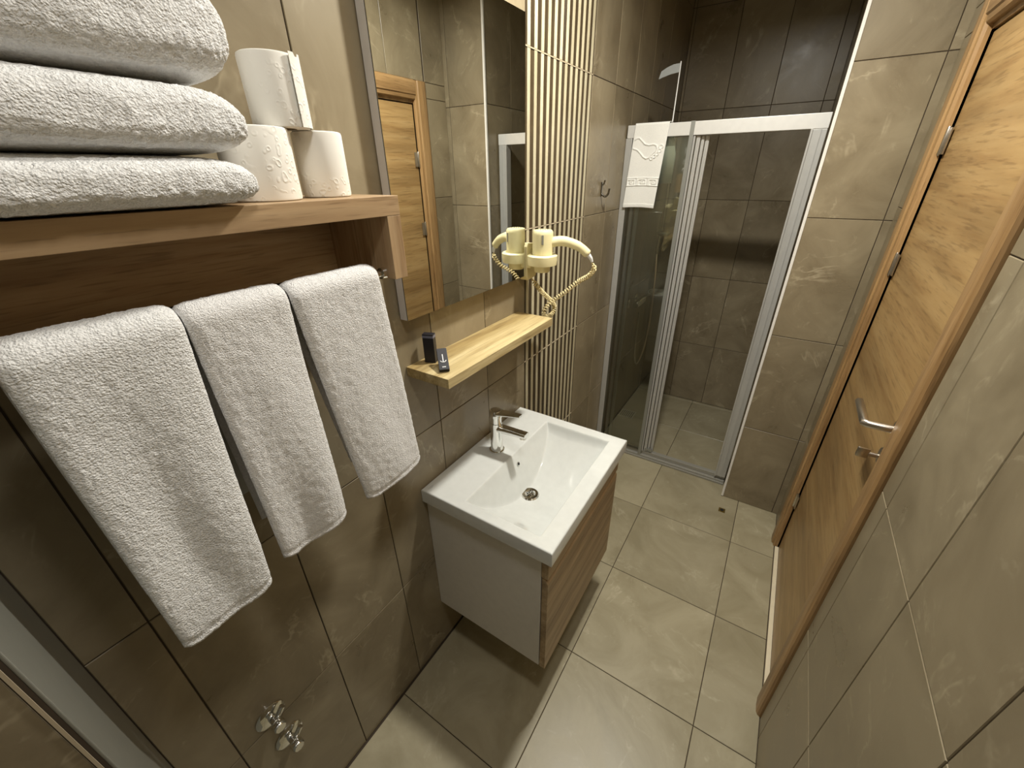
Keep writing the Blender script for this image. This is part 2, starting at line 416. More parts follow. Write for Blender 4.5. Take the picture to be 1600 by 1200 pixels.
# lever handle
hy, hz = -.137, 1.10; hx = W+.018
hd = obj('door_handle', lathe([(0, -.009), (.0235, -.009), (.0255, -.006), (.0255, 0), (0, 0)], (hx, hy, hz), 28, 'x'), STEEL, leaf, True); hd['label'] = 'brushed steel lever on a round rose'
bm = tube([(hx-.005, hy, hz), (hx-.062, hy, hz), (hx-.066, hy+.003, hz), (hx-.066, hy+.012, hz), (hx-.066, hy+.125, hz), (hx-.066, hy+.127, hz)], [.0095, .0095, .0098, .0098, .0095, .008], 16)
o = obj('lever', bm, STEEL, d, True); o.name = 'lever'
ty, tz = -.121, 1.012
lk = obj('lock_rose', lathe([(0, -.008), (.0235, -.008), (.0255, -.005), (.0255, 0), (0, 0)], (hx, ty, tz), 28, 'x'), STEEL, leaf, True)
bm = tube([(hx-.006, ty, tz), (hx-.030, ty, tz)], .006, 12)
B(hx-.054, hx-.028, ty-.004, ty+.004, tz-.014, tz+.014, .003, bm)
obj('thumb_turn', bm, STEEL, d, True)
obj('threshold', B(W+.002, W+.018, -.176, .572, -.004, .006, .001), THR, d)['label'] = 'pale threshold strip under the oak door'

# ------------------------------------------------------------------ ceiling light
t = thing('ceiling_light', (LX, LY, CEIL), 'round white downlight in the ceiling above the washbasin', 'ceiling light')
obj('light_housing', lathe([(.105, 0), (.105, -.028), (.098, -.032), (.088, -.030), (.088, 0)], (LX, LY, CEIL), 40), TRIMW, t, True)
obj('diffuser', lathe([(0, -.016), (.088, -.016), (.088, -.008), (0, -.008)], (LX, LY, CEIL), 40), emit('warm_light_diffuser', (1, .93, .8), 6), t)

# ------------------------------------------------------------------ shower enclosure
YF = .945
t = thing('shower_enclosure', (.40, YF, 0), 'aluminium framed glass shower screen with sliding panels pushed to the left', 'shower screen')
def part(name, bm, mat, par=None, sm=False, label=None):
    o = obj(name, bm, mat, par or t, sm)
    if label: o['label'] = label
    return o
part('top_rail', B(.006, XP-.008, YF-.022, YF+.022, 1.785, 1.838, .002), ALU)
bm = B(.006, XP-.008, YF-.022, YF+.022, .001, .024, .002); B(.006, XP-.008, YF-.006, YF+.022, .024, .048, .002, bm=bm); B(.006, XP-.008, YF-.030, YF-.022, .001, .012, .001, bm=bm)
part('bottom_rail', bm, plain('dull_grey_aluminium', (.36, .35, .31), .45, .3))
part('side_post', B(.001, .032, YF-.020, YF+.020, .048, 1.785, .002), ALUP)
bm = B(.745, XP-.009, YF-.020, YF+.020, .048, 1.785, .002); B(.745, .752, YF-.026, YF-.018, .048, 1.785, bm=bm); B(.775, .781, YF-.023, YF-.018, .048, 1.785, bm=bm)
part('side_post', bm, ALUP)
part('connector', B(.290, .308, YF-.0235, YF+.0235, .0245, 1.84, .001), ALUG)
def pane_panel(x0, x1, y, sw=.016, name='sliding_panel'):
    g = part(name, B(x0+.004, x1-.004, y-.003, y+.003, .06, 1.78), GLASS, label='clear glass panel with aluminium stiles')
    for xs in (x0, x1-sw):
        bm = B(xs, xs+sw, y-.007, y+.007, .052, 1.783, .0015); B(xs+sw*.35, xs+sw*.65, y-.0095, y-.006, .052, 1.783, .001, bm)
        obj('stile', bm, ALUP, g)
    return g
part('fixed_panel', B(.030, .292, YF-.014, YF-.009, .05, 1.783), GLASS)
pane_panel(.052, .3365, YF+.000)
pane_panel(.075, .372, YF+.0165)
for xa_, xb_, yy_ in ((.3085, .3170, YF-.016), (.3395, .3530, YF+.004)):
    bm = B(xa_, xb_, yy_, yy_+.009, .052, 1.783, .0012); B(xa_+.003, xb_-.003, yy_-.002, yy_+.001, .052, 1.783, .0008, bm); part('stile', bm, ALUP)
for x_ in (.342, .366):
    part('roller', lathe([(0, -.004), (.011, -.004), (.011, .004), (0, .004)], (x_-.006, YF-.006, .066), 16, 'y'), ALUG, sm=True)

# bath mat hanging over the top rail, embossed foot and meander border
def mat_height(u, v):
    """u 0..1 left to right, v 0 top .. 1 bottom; returns relief height in m"""
    h = 0.
    def line(px, py, ax, ay, bx, by, w):
        dx, dy = bx-ax, by-ay; L = dx*dx+dy*dy; k = max(0, min(1, ((px-ax)*dx+(py-ay)*dy)/L)) if L else 0
        return math.exp(-(((px-ax-k*dx)**2+(py-ay-k*dy)**2)/(w*w)))
    x, y = u*.152, v*.37
    foot = [(.010, .062), (.016, .056), (.028, .056), (.042, .068), (.058, .083), (.078, .088), (.098, .085), (.112, .090), (.118, .102), (.112, .116), (.098, .128), (.088, .142), (.074, .146), (.060, .139), (.044, .122), (.026, .106), (.008, .100)]
    for a, b in zip(foot, foot[1:]): h = max(h, line(x, y, *a, *b, .0029))
    for cx, cy, r in ((.134, .096, .0085), (.131, .112, .007), (.122, .126, .007), (.111, .137, .0065), (.099, .146, .006)):
        dd = math.hypot(x-cx, y-cy); h = max(h, math.exp(-((dd-r)/.0022)**2))
    y0 = .232; H = .034
    for yy in (y0, y0+H): h = max(h, math.exp(-((y-yy)/.0020)**2))
    for k in range(3):
        cx = .004+k*.052
        segs = [(0, 1, 0, .22), (0, .22, .72, .22), (.72, .22, .72, .74), (.72, .74, .30, .74), (.30, .74, .30, .48), (.30, .48, .5, .48), (1, .0, 1, 1)]
        for ax, ay, bx, by in segs:
            h = max(h, line(x, y, cx+ax*.046, y0+ay*H, cx+bx*.046, y0+by*H, .0024))
    for yy in (.355, .361): h = max(h, .7*math.exp(-((y-yy)/.0012)**2))
    return h*.0046
def bath_mat():
    bm = bmesh.new(); NU, NV = 120, 330; x0, x1 = .045, .200
    zt = 1.8395; Lf = .355; Lb = .245; half = .0275
    rings = []
    tot = Lf+2*half+Lb
    for j in range(NV+1):
        s = tot*j/NV
        row = []
        for i in range(NU+1):
            u = i/NU
            skew = -.014*(min(s, Lf)-Lf)/Lf   # slight lean
            x = x0+(x1-x0)*u
            wav = .0012*math.sin(u*7+s*9)
            if s < Lf:
                y = YF-half-.003-wav; z = zt-.003-(Lf-s); n = Vector((0, -1, 0)); hh = mat_height(u, 1-s/Lf)
                x += -.022*(1-s/Lf); z += .004*math.sin(u*3)*(1-s/Lf)
            elif s < Lf+2*half:
                k = (s-Lf)/(2*half); y = YF-half-.003+(2*half+.006)*k; z = zt+.003*math.sin(PI*k)+.002; n = Vector((0, 0, 1)); hh = 0
            else:
                kb = (s-Lf-2*half)/Lb; y = YF+half+.003+wav; z = zt-.003-(s-Lf-2*half); n = Vector((0, 1, 0)); hh = 0; x += .032*min(1, kb*2)
            row.append((Vector((x, y, z)), n, hh))
        rings.append(row)
    th = .0028
    A = [[bm.verts.new(p+n*(hh+th*.5)) for p, n, hh in row] for row in rings]
    Bv = [[bm.verts.new(p-n*th*.5) for p, n, hh in row] for row in rings]
    for j in range(NV):
        for i in range(NU):
            bm.faces.new((A[j][i], A[j][i+1], A[j+1][i+1], A[j+1][i])); bm.faces.new((Bv[j][i], Bv[j+1][i], Bv[j+1][i+1], Bv[j][i+1]))
    for j in range(NV):
        for i in (0, NU): bm.faces.new((A[j][i], A[j+1][i], Bv[j+1][i], Bv[j][i]))
    for i in range(NU):
        for j in (0, NV): bm.faces.new((A[j][i], A[j][i+1], Bv[j][i+1], Bv[j][i]))
    return bm
o = obj('bath_mat', bath_mat(), MAT, None, 'all'); tag(o, 'white bath mat with embossed foot hanging over the shower frame', 'bath mat')

# squeegee standing behind the rail, its blade up
t = thing('squeegee', (.196, .975, 1.84), 'thin white rod with a pale blade rising above the shower frame', 'squeegee')
obj('handle', tube([(.196, .9735, 1.80), (.196, .9735, 1.93), (.196, .9735, 2.068)], [.0028, .0024, .0022], 8), PVC, t, True)
bm = prism([(.196, 2.062), (.165, 2.060), (.140, 2.052), (.116, 2.040), (.108, 2.012), (.128, 2.018), (.160, 2.026), (.196, 2.030)], 'y', .9715, .9745)
obj('blade', bm, plain('grey_rubber', (.30, .32, .32), .5), t)

# ------------------------------------------------------------------ inside the shower
t = thing('hand_shower', (.0, 1.62, 1.0), 'grey hand shower on a wall bar inside the shower', 'hand shower')
obj('bar', tube([(.045, 1.66, .98), (.045, 1.66, 1.42)], .008, 12), CHROME, t, True)
for z in (1.0, 1.40): obj('bracket', tube([(.001, 1.66, z), (.045, 1.66, z)], [.012, .010], 12), CHROME, t, True)
obj('head', lathe([(0, .004), (.020, .006), (.036, .012), (.042, .022), (.038, .028), (0, .032)], (.085, 1.60, 1.262), 24), ALUG, t, True)
obj('handle', tube(smooth_path([(.080, 1.605, 1.285), (.060, 1.63, 1.27), (.05, 1.645, 1.21), (.047, 1.655, 1.14)], 5), [.012]*15+[.010], 10), CHROME, t, True)
obj('hose', tube(smooth_path([(.05, 1.645, 1.14), (.075, 1.60, .95), (.085, 1.58, .70), (.075, 1.56, .48), (.055, 1.50, .38), (.045, 1.44, .50), (.05, 1.40, .80)], 10), .0055, 8), STEEL, t, True)
t = thing('shower_mixer', (0, 1.36, .86), 'chrome shower mixer on the shower wall', 'mixer tap')
bm = tube([(.055, 1.27, .88), (.055, 1.30, .88), (.055, 1.42, .88), (.055, 1.46, .88)], [.017, .021, .021, .017], 16)
obj('body', bm, CHROME, t, True)
for y in (1.29, 1.44):
    obj('inlet', lathe([(0, .001), (.030, .001), (.030, .008), (.014, .014), (.012, .04), (0, .04)], (0, y, .88), 20, 'x'), CHROME, t, True)
obj('lever', tube([(.06, 1.365, .90), (.085, 1.365, .925), (.125, 1.355, .945)], [.012, .009, .006], 12), CHROME, t, True)
t = thing('soap_dish', (0, 1.76, .84), 'small white corner soap dish in the shower', 'soap dish')
bm = lathe([(0, 0), (.045, 0), (.062, .012), (.066, .026), (.060, .026), (.052, .010), (0, .008)], (.068, 1.76, .84), 28); obj('bowl', bm, CERAM, t, True)
obj('bracket', B(.001, .02, 1.735, 1.785, .838, .862, .003), CHROME, t)
# floor drain grate
t = thing('shower_drain', (.065, 1.40, 0), 'dark rectangular floor grate inside the shower', 'drain')
obj('frame', B(.012, .120, 1.345, 1.455, .0002, .003, .001), STEEL, t)
for i in range(7): obj('slot', B(.022+i*.0135, .029+i*.0135, 1.355, 1.445, .003, .0038), DARKH, t)

# small brass floor plug
t = thing('floor_plug', (.845, .705, 0), 'tiny square brass plug in the floor before the shower', 'drain')
t.location = (.835, .715, 0)
PX, PY = .8265, .698
obj('plate', B(PX-.016, PX+.016, PY-.016, PY+.016, .0002, .003, .001), BRASS, t)
obj('hole', lathe([(0, .003), (.009, .003), (.009, .0042), (0, .0042)], (PX, PY, 0), 16), DARKH, t)

# ------------------------------------------------------------------ mirror
t = thing('mirror', (0, -.35, 1.33), 'tall rectangular wall mirror with silver sides above the pale shelf', 'mirror')
my0, my1, mz0, mz1 = -.626, -.069, 1.328, 2.030
obj('body', B(.004, .0265, my0, my1, mz0, mz1), SILV, t)
obj('black_edge', B(.0265, .0285, my0+.0004, my1-.0004, mz0+.0004, mz1-.0004), BLACK, t)
obj('glass', B(.0285, .0300, my0, my1, mz0, mz1), MIRR, t)
obj('backing', B(.0006, .004, my0+.006, my1-.006, mz0+.006, mz1-.006), BLACK, t)

# ------------------------------------------------------------------ shelf under the mirror
SZ = 1.197
o = obj('mirror_shelf', B(.0006, .145, -.628, -.072, 1.170, SZ, .001), SONP)
tag(o, 'pale wood shelf board below the mirror', 'shelf')
# two small black boxes
bx = thing('amenity_box', (.034, -.5665, SZ+.0003), 'upright black carton standing at the shelf end', 'box')
bx.rotation_euler = (0, 0, math.radians(22))
obj('carton', B(-.0150, .0150, -.009, .009, .0, .080, .0006), BOX, bx, local=True)
o = obj('band', B(-.0152, .0152, -.0092, .0092, .070, .0765), plain('grey_card_band', (.16, .17, .24), .4), bx, local=True); o['label'] = 'grey band near the carton top'
bx = thing('amenity_box', (.108, -.598, SZ+.0003), 'flat black carton with a white anchor leaning on the upright one', 'box')
bx.rotation_euler = (math.radians(33), 0, math.radians(47))
obj('carton', B(-.0130, .0130, .0, .066, .0, .0115, .0006), BOX, bx, local=True)
bm = B(-.0011, .0011, .024, .047, .0115, .0119)
pts = [(math.cos(a)*.0078, math.sin(a)*.0078+.030, .0117) for a in [math.radians(200+i*14) for i in range(11)]]
tube(pts, .0012, 6, bm)
obj('anchor', bm, WHITE, bx, local=True)
bm = bmesh.new()
for i, x_ in enumerate((-.0036, -.0012, .0012, .0036)): B(x_-.0008, x_+.0008, .0065, .0095, .0115, .0118, bm=bm)
obj('print', bm, WHITE, bx, local=True)

# ------------------------------------------------------------------ washbasin
bx0, bx1, by0, by1, bz, bb = .001, .456, -.641, -.055, .785, .737
ix0, ix1, iy0, iy1 = .150, .402, -.606, -.098
def zb(x, y):
    dd = min(x-bx0, bx1-x, y-by0, by1-y); z = bz
    R = .005
    if dd < R: z -= R-math.sqrt(max(0, R*R-(R-dd)**2))
    t_ = (y-(iy0+iy1)/2)/((iy1-iy0)/2)
    if abs(t_) < 1.08 and ix0-.02 < x < ix1+.02:
        fl_ = bz-(.014+.112*max(0, 1-t_*t_))                      # dished floor
        fl_ += -.006*(1-abs(x-.24)/.2) if abs(t_) < 1 else 0
        walls = max(bz-(x-ix0)*2.3, bz-(ix1-x)*7.0, bz-(y-iy0)*2.2, bz-(iy1-y)*2.2)
        def smax(a, b, k): h_ = max(k-abs(a-b), 0)/k; return max(a, b)+h_*h_*k*.25
        zz = smax(walls, fl_, .012)
        k = .006; h_ = max(k-abs(zz-z), 0)/k; z = min(zz, z)-h_*h_*k*.25 if zz < bz+.01 else z
    return z
def lin(a, b, n): return [a+(b-a)*i/n for i in range(n)]
xs = [bx0, bx0+.0008, bx0+.002, bx0+.004]+lin(bx0+.006, ix0-.012, 10)+lin(ix0-.012, ix0+.070, 40)+lin(ix0+.070, ix1-.030, 34)+lin(ix1-.030, ix1+.008, 26)+lin(ix1+.008, bx1-.006, 8)+[bx1-.006, bx1-.004, bx1-.002, bx1-.0008, bx1]
ys = [by0, by0+.0008, by0+.002, by0+.004]+lin(by0+.006, iy0-.008, 6)+lin(iy0-.008, iy0+.04, 24)+lin(iy0+.04, iy1-.04, 90)+lin(iy1-.04, iy1+.008, 24)+lin(iy1+.008, by1-.006, 6)+[by1-.006, by1-.004, by1-.002, by1-.0008, by1]
t = thing('washbasin', (.23, -.35, bb), 'white ceramic washbasin with rectangular bowl on the wooden fronted cabinet', 'washbasin')
bm = bmesh.new()
G = [[bm.verts.new((x, y, zb(x, y))) for y in ys] for x in xs]
for i in range(len(xs)-1):
    for j in range(len(ys)-1): bm.faces.new((G[i][j], G[i+1][j], G[i+1][j+1], G[i][j+1]))
# skirt and under-rim
def skirt(seq):
    lo = [bm.verts.new((v.co.x, v.co.y, bb)) for v in seq]
    for k in range(len(seq)-1): bm.faces.new((seq[k], seq[k+1], lo[k+1], lo[k]))
skirt([r[0] for r in G]); skirt([r[-1] for r in G]); skirt(G[0]); skirt(G[-1])
bmesh.ops.remove_doubles(bm, verts=[v for v in bm.verts if abs(v.co.z-bb) < 1e-5], dist=1e-6)
obj('basin', bm, CERAM, t, 'all')
DX, DYc = .228, -.360; DZc = zb(DX, DYc)
obj('drain_ring', lathe([(.016, .0005), (.019, .0035), (.028, .0040), (.032, .0005), (.032, -.004), (.016, -.004)], (DX, DYc, DZc+.002), 36, closed=True), CHROME, t, True)
dr = obj('strainer', lathe([(0, .002), (.012, .0018), (.0165, .0005), (.0165, -.003), (0, -.003)], (DX, DYc, DZc+.0015), 32), CHROME, t, True)
bm = bmesh.new()
for k in range(6):
    a = k*PI/3+.3; lathe([(0, .0), (.0029, .0), (.0029, .0008), (0, .0008)], (DX+.0088*math.cos(a), DYc+.0088*math.sin(a), DZc+.0030), 12, bm=bm)
lathe([(0, .0), (.0022, .0), (.0022, .0008), (0, .0008)], (DX, DYc, DZc+.0033), 12, bm=bm)
obj('strainer_holes', bm, DARKH, t)
ov = obj('overflow', lathe([(0, .0), (.0085, 0), (.0085, .0012), (.0055, .0016), (.0055, .0006), (0, .0006)], (0, 0, 0), 24), CHROME, t, True, local=True)
oz = .748; ox = ix0+(bz-oz)/2.3
ov.location = Vector((ox+.001, -.338, oz))-wloc(t); ov.rotation_euler = (0, math.atan(2.3), 0)
oh = obj('overflow_hole', lathe([(0, .0008), (.0056, .0008), (.0056, .0014), (0, .0014)], (0, 0, 0), 20), DARKH, ov, local=True)
bm = B(.018, .020, -.628, -.606, bz+.0001, bz+.0004); B(.023, .0245, -.624, -.610, bz+.0001, bz+.0004, bm=bm)
obj('maker_mark', bm, MARK, t)

# ------------------------------------------------------------------ tap
fx_, fy_ = .088, -.352
t = thing('basin_tap', (fx_, fy_, bz), 'chrome single lever tap on the washbasin', 'tap')
obj('base_ring', lathe([(0, .0003), (.0265, .0003), (.0275, .003), (.0265, .007), (.022, .009), (0, .009)], (fx_, fy_, bz), 32), CHROME, t, True)
obj('body', lathe([(0, .009), (.0225, .009), (.0215, .03), (.0200, .07), (.0198, .100), (.0205, .108), (.0205, .116), (0, .116)], (fx_, fy_, bz), 32), CHROME, t, True)
def flat_bar(p0, p1, w0, w1, h0, h1, n=14):
    bm = bmesh.new(); p0, p1 = Vector(p0), Vector(p1); rings = []
    for i in range(n+1):
        k = i/n; p = p0.lerp(p1, k); a = w0+(w1-w0)*k; h = h0+(h1-h0)*k; ring = []
        for q in range(20):
            an = 2*PI*q/20; cx, sx_ = math.cos(an), math.sin(an)
            ring.append(bm.verts.new(p+Vector((0, a*math.copysign(abs(cx)**.45, cx), h*math.copysign(abs(sx_)**.6, sx_)))))
        rings.append(ring)
    for a_, b_ in zip(rings, rings[1:]):
        for q in range(20): bm.faces.new((a_[q], a_[(q+1) % 20], b_[(q+1) % 20], b_[q]))
    bm.faces.new(rings[0][::-1]); bm.faces.new(rings[-1]); return bm
sp = obj('spout', flat_bar((fx_-.004, fy_, bz+.096), (fx_+.120, fy_, bz+.104), .0165, .0155, .0120, .0080), CHROME, t, True)
obj('aerator', lathe([(0, 0), (.011, 0), (.011, .008), (0, .008)], (fx_+.106, fy_, bz+.088), 20), STEEL, sp, True)
obj('cartridge', lathe([(0, .116), (.0185, .116), (.0185, .140), (0, .140)], (fx_, fy_, bz), 32), CHROME, t, True)
bm = lathe([(0, .1405), (.0215, .1405), (.0220, .150), (.0215, .160), (.018, .1645), (0, .166)], (fx_, fy_, bz), 32)
flat = flat_bar((fx_+.004, fy_, bz+.156), (fx_+.098, fy_, bz+.172), .0195, .0115, .0060, .0032)
me = bpy.data.meshes.new('t'); flat.to_mesh(me); flat.free(); bm.from_mesh(me)
obj('lever', bm, CHROME, t, True)

# ------------------------------------------------------------------ vanity cabinet
t = thing('vanity_cabinet', (.22, -.345, .225), 'wall hung cabinet with white sides and wooden front under the washbasin', 'cabinet')
cy0, cy1, cz0, cz1 = -.625, -.071, .225, .7362
obj('side_panel', B(.001, .418, cy0, cy0+.018, cz0, cz1, .0008), LACQ, t)
obj('side_panel', B(.001, .418, cy1-.018, cy1, cz0, cz1, .0008), LACQ, t)
obj('bottom_panel', B(.001, .418, cy0+.018, cy1-.018, cz0, cz0+.018), LACQ, t)
obj('back_panel', B(.001, .010, cy0+.018, cy1-.018, cz0+.018, cz1-.12), LACQ, t)
obj('front_rail', B(.419, .440, cy0, cy1, .655, cz1-.001, .0008), SOND, t)
dr = obj('drawer_front', B(.421, .440, cy0+.001, cy1-.001, .222, .632, .0008), SOND, t)
obj('handle_groove', prism([(.421, .6325), (.440, .6325), (.432, .646), (.421, .652)], 'y', cy0+.001, cy1-.001), SOND, dr)

# ------------------------------------------------------------------ hair dryer on its wall holder
t = thing('hair_dryer', (.03, -.04, 1.32), 'cream wall mounted hair dryer with coiled cord beside the mirror', 'hair dryer')
HX, HY = .082, -.040
bm = prism([(-.064, 1.325), (-.064, 1.425), (-.058, 1.436), (-.004, 1.430), (.004, 1.418), (.002, 1.330), (-.006, 1.318), (-.056, 1.312)], 'x', .005, .036)
obj('holder', bm, CREAM, t)
# ring of the holder
obj('holder_ring', lathe([(.038, -.006), (.049, -.004), (.051, .010), (.051, .026), (.048, .029), (.038, .030), (.036, .024), (.036, -.002)], (HX, HY, 1.372), 40, closed=True), CREAM, t, True)
obj('holder_arm', B(.030, .050, HY-.024, HY+.024, 1.355, 1.398, .004), CREAM, t, True)
body = obj('dryer_body', lathe([(0, .0925), (.018, .093), (.030, .091), (.034, .086), (.0345, .078), (.0345, .012), (.0345, -.006), (.031, -.016), (.0285, -.020), (.0265, -.042), (.0250, -.044), (.0235, -.042), (.023, -.02), (0, -.02)], (HX, HY, 1.388), 40), CREAM, t, True)
bm = bmesh.new()
for rr, nn in ((.008, 6), (.0165, 12), (.0245, 18)):
    for k in range(nn):
        a = 2*PI*k/nn; ca, sa = math.cos(a), math.sin(a)
        lathe([(0, 0), (.0013, 0), (.0013, .0006), (0, .0006)], (HX+rr*ca, HY+rr*sa, 1.388+.0928-(.0016 if rr > .02 else 0)), 6, bm=bm)
obj('air_holes', bm, DARKH, body)
# switch facing the room
an = math.radians(-62); sxx, syy = math.cos(an), math.sin(an)
bm = B(-.0012, .0012, -.0035, .0035, -.015, .015, .0005); bmesh.ops.rotate(bm, verts=bm.verts, cent=(0, 0, 0), matrix=Matrix.Rotation(an, 3, 'Z'))
bmesh.ops.translate(bm, verts=bm.verts, vec=(HX+.0345*sxx, HY+.0345*syy, 1.452)); obj('switch', bm, plain('grey_switch', (.28, .27, .22), .5), body)
hp = smooth_path([(.105, -.030, 1.440), (.135, -.010, 1.444), (.165, .004, 1.438), (.195, .016, 1.424), (.220, .026, 1.402)], 6)
obj('handle', tube(hp, [.0165]*10+[.0155]*8+[.0145]*6+[.011], 20, sx=.85, sy=1.0), CREAM, t, True)
tip = smooth_path([(.218, .0255, 1.404), (.228, .031, 1.390), (.232, .034, 1.378)], 4)
obj('cord_guard', tube(tip, [.0075, .0072, .007, .0065, .006, .0055, .005, .0048, .0045], 12), PVC, t, True)
def coil(path, rc, pitch, rw, taper=.0):
    P_ = smooth_path(path, 14); L = [0]
    for a, b in zip(P_, P_[1:]): L.append(L[-1]+(b-a).length)
    n = int(L[-1]/pitch*10); out = []; N = Vector((1, 0, .3)).normalized(); j = 0
    for i in range(n+1):
        s = L[-1]*i/n
        while j < len(P_)-2 and L[j+1] < s: j += 1
        k = (s-L[j])/max(1e-9, L[j+1]-L[j]); p = P_[j].lerp(P_[j+1], k)
        T = (P_[min(j+2, len(P_)-1)]-P_[max(j-1, 0)]).normalized(); N = (N-T*N.dot(T)).normalized(); Bn = T.cross(N)
        e = min(1, i/20, (n-i)/20); a = 2*PI*i/10
        out.append(p+rc*e*(math.cos(a)*N+math.sin(a)*Bn))
    return tube(out, rw, 5)
cpath = [(.232, .034, 1.376), (.236, .048, 1.352), (.215, .056, 1.325), (.170, .075, 1.296), (.125, .070, 1.255), (.085, .066, 1.222), (.062, .040, 1.196), (.056, .026, 1.172), (.054, .060, 1.150), (.055, .100, 1.150), (.052, .125, 1.172), (.056, .086, 1.206), (.050, .045, 1.238), (.042, .008, 1.272), (.030, -.018, 1.308)]
obj('coiled_cord', coil(cpath, .0070, .0104, .0024), CORD, t, 'all')

# ------------------------------------------------------------------ robe hook
t = thing('robe_hook', (0, .655, 1.58), 'small chrome double hook on the tiles right of the ribbed panel', 'hook')
obj('plate', B(.0005, .006, .649, .661, 1.545, 1.605, .002), HOOKM, t, True)
obj('hook', tube(smooth_path([(.005, .655, 1.555), (.022, .655, 1.545), (.036, .655, 1.556), (.040, .655, 1.578)], 6), [.0046]*18+[.0056], 10), HOOKM, t, True)
obj('hook', tube(smooth_path([(.005, .655, 1.590), (.012, .655, 1.598), (.016, .655, 1.612)], 5), [.0036]*10+[.0044], 10), HOOKM, t, True)

# ------------------------------------------------------------------ box shelf for towels
t = thing('towel_shelf', (.09, -1.05, 1.478), 'oak box shelf with towel rail on the left wall', 'shelf')
ST = 1.617; yr = -.748; yl = -1.352
# top and sides mitred at the front corner
obj('top_board', B(.001, .180, yl, yr, ST-.031, ST, .0006), OAKS, t)
obj('side_board', B(.001, .180, yr-.030, yr, 1.478, ST-.0315, .0006), OAKZ, t)
obj('side_board', B(.001, .180, yl, yl+.030, 1.478, ST-.0315, .0006), OAKZ, t)
obj('back_board', B(.001, .014, yl+.030, yr-.030, 1.478, ST-.0315), OAKS, t)
RX, RZ = .150, 1.487
obj('towel_rail', tube([(RX, yl+.030, RZ), (RX, yr-.031, RZ)], .0062, 14), CHROME, t, True)
obj('rail_socket', lathe([(0, 0), (.011, 0), (.010, -.008), (0, -.008)], (RX, yr-.0305, RZ), 18, 'y'), CHROME, t, True)

# ------------------------------------------------------------------ hanging towels
def fbm(x, y, z, o=3):
    return noise.fractal(Vector((x, y, z)), 1.0, 2.1, o)
def hanging(y0t, y1t, y0b, y1b, zb_, seed, T=.019, xb=.128, wave=.006, zbl=0., back=.36):
    """folded towel over the rail: wide at y0..y1, thick T, front hem at zb_"""
    bm = bmesh.new(); NS, NC = 170, 70
    ra = .0065+T*.5+.001
    xf, zt = RX+ra, RZ
    rows = []
    front = zt-zb_; arc = PI*ra; tot = front+arc+back
    def mid(s):
        if s < front:
            k = s/front; return Vector((xb+ra*1.2+(xf-xb-ra*1.2)*(k**.8), 0, zb_+s)), Vector((1, 0, .02)).normalized(), 1-k
        if s < front+arc:
            a = (s-front)/ra; return Vector((RX+ra*math.cos(a), 0, zt+ra*math.sin(a)*.95)), Vector((math.cos(a), 0, math.sin(a))), 0
        k = (s-front-arc)/back
        x_ = RX-ra-(RX-ra-(xb-ra*1.2))*k*.5
        return Vector((x_, 0, zt-(s-front-arc))), Vector((-1, 0, 0)), k
    vs_ = []
    for j in range(NS+1):
        # denser near the hems
        s = tot*j/NS
        p, n, kd = mid(s)
        hem = min(1, math.sqrt(max(0, 1-(1-min(1, s/.010))**2))+.12) if s < .010 else min(1, math.sqrt(max(0, 1-(1-min(1, (tot-s)/.010))**2))+.12)
        ya = y0t+(y0b-y0t)*kd; yb_ = y1t+(y1b-y1t)*kd
        ring_o, ring_i = [], []
        for i in range(NC+1):
            c = -math.cos(PI*i/NC); v = (c+1)/2; v = v*.5+(i/NC)*.5
            e = 1-abs(2*v-1)**9; th = T*.5*math.sqrt(max(0.0, e))*hem
            y = ya+(yb_-ya)*v
            if s < front:   # rounded bottom corners
                cr = .03; dc = min(v*(yb_-ya), (1-v)*(yb_-ya)); dz = max(0, cr-dc); lift = .35*dz*dz/cr*max(0, 1-s/.10); sag = zbl*(1-v)*kd
            else: lift = 0; sag = 0
            q = Vector((p.x, y, p.z+lift+sag))
            wv = wave*(math.sin(v*6.0+seed*1.7+s*2)*.5+fbm(v*1.6+seed, s*2.2, seed, 2))*min(1, kd*5)*(.45+.8*min(1, kd*1.3)*(1-max(0, kd-.8)*2.5))
            fz = .0008*fbm(y*90, s*90, seed*3.1, 2)+.0009*fbm(y*320, s*320, seed, 2)-.0035*math.exp(-((s-.017)/.0025)**2)
            ring_o.append(bm.verts.new(q+n*(th+fz+(wv if s < front else 0)))); ring_i.append(bm.verts.new(q-n*(th)+n*(wv if s < front else 0)))
        rows.append(ring_o+ring_i[::-1])
    m_ = len(rows[0])
    for a, b in zip(rows, rows[1:]):
        for k in range(m_): bm.faces.new((a[k], a[(k+1) % m_], b[(k+1) % m_], b[k]))
    bm.faces.new(rows[0][::-1]); bm.faces.new(rows[-1])
    return bm
GT = 'towels hanging on the rail'
hang = [
 (-1.268, -1.112, -1.262, -1.130, 1.026, 1, 'widest white towel hanging on the rail, leftmost of three', .022, .138, .008),
 (-1.110, -.976, -1.098, -.968, 1.040, 2, 'middle white towel of the three hanging on the rail', .018, .132, .006),
 (-.973, -.806, -.915, -.752, 1.030, 3, 'white towel hanging on the rail nearest the mirror', .017, .130, .005)]
for a, b_, c_, d_, zz, sd, lab, T, xb, wv in hang:
    o = obj('hanging_towel', hanging(a, b_, c_, d_, zz, sd, T, xb, wv), TOWELF if sd == 1 else TOWEL, None, 'all')
    tag(o, lab, 'towel', GT)

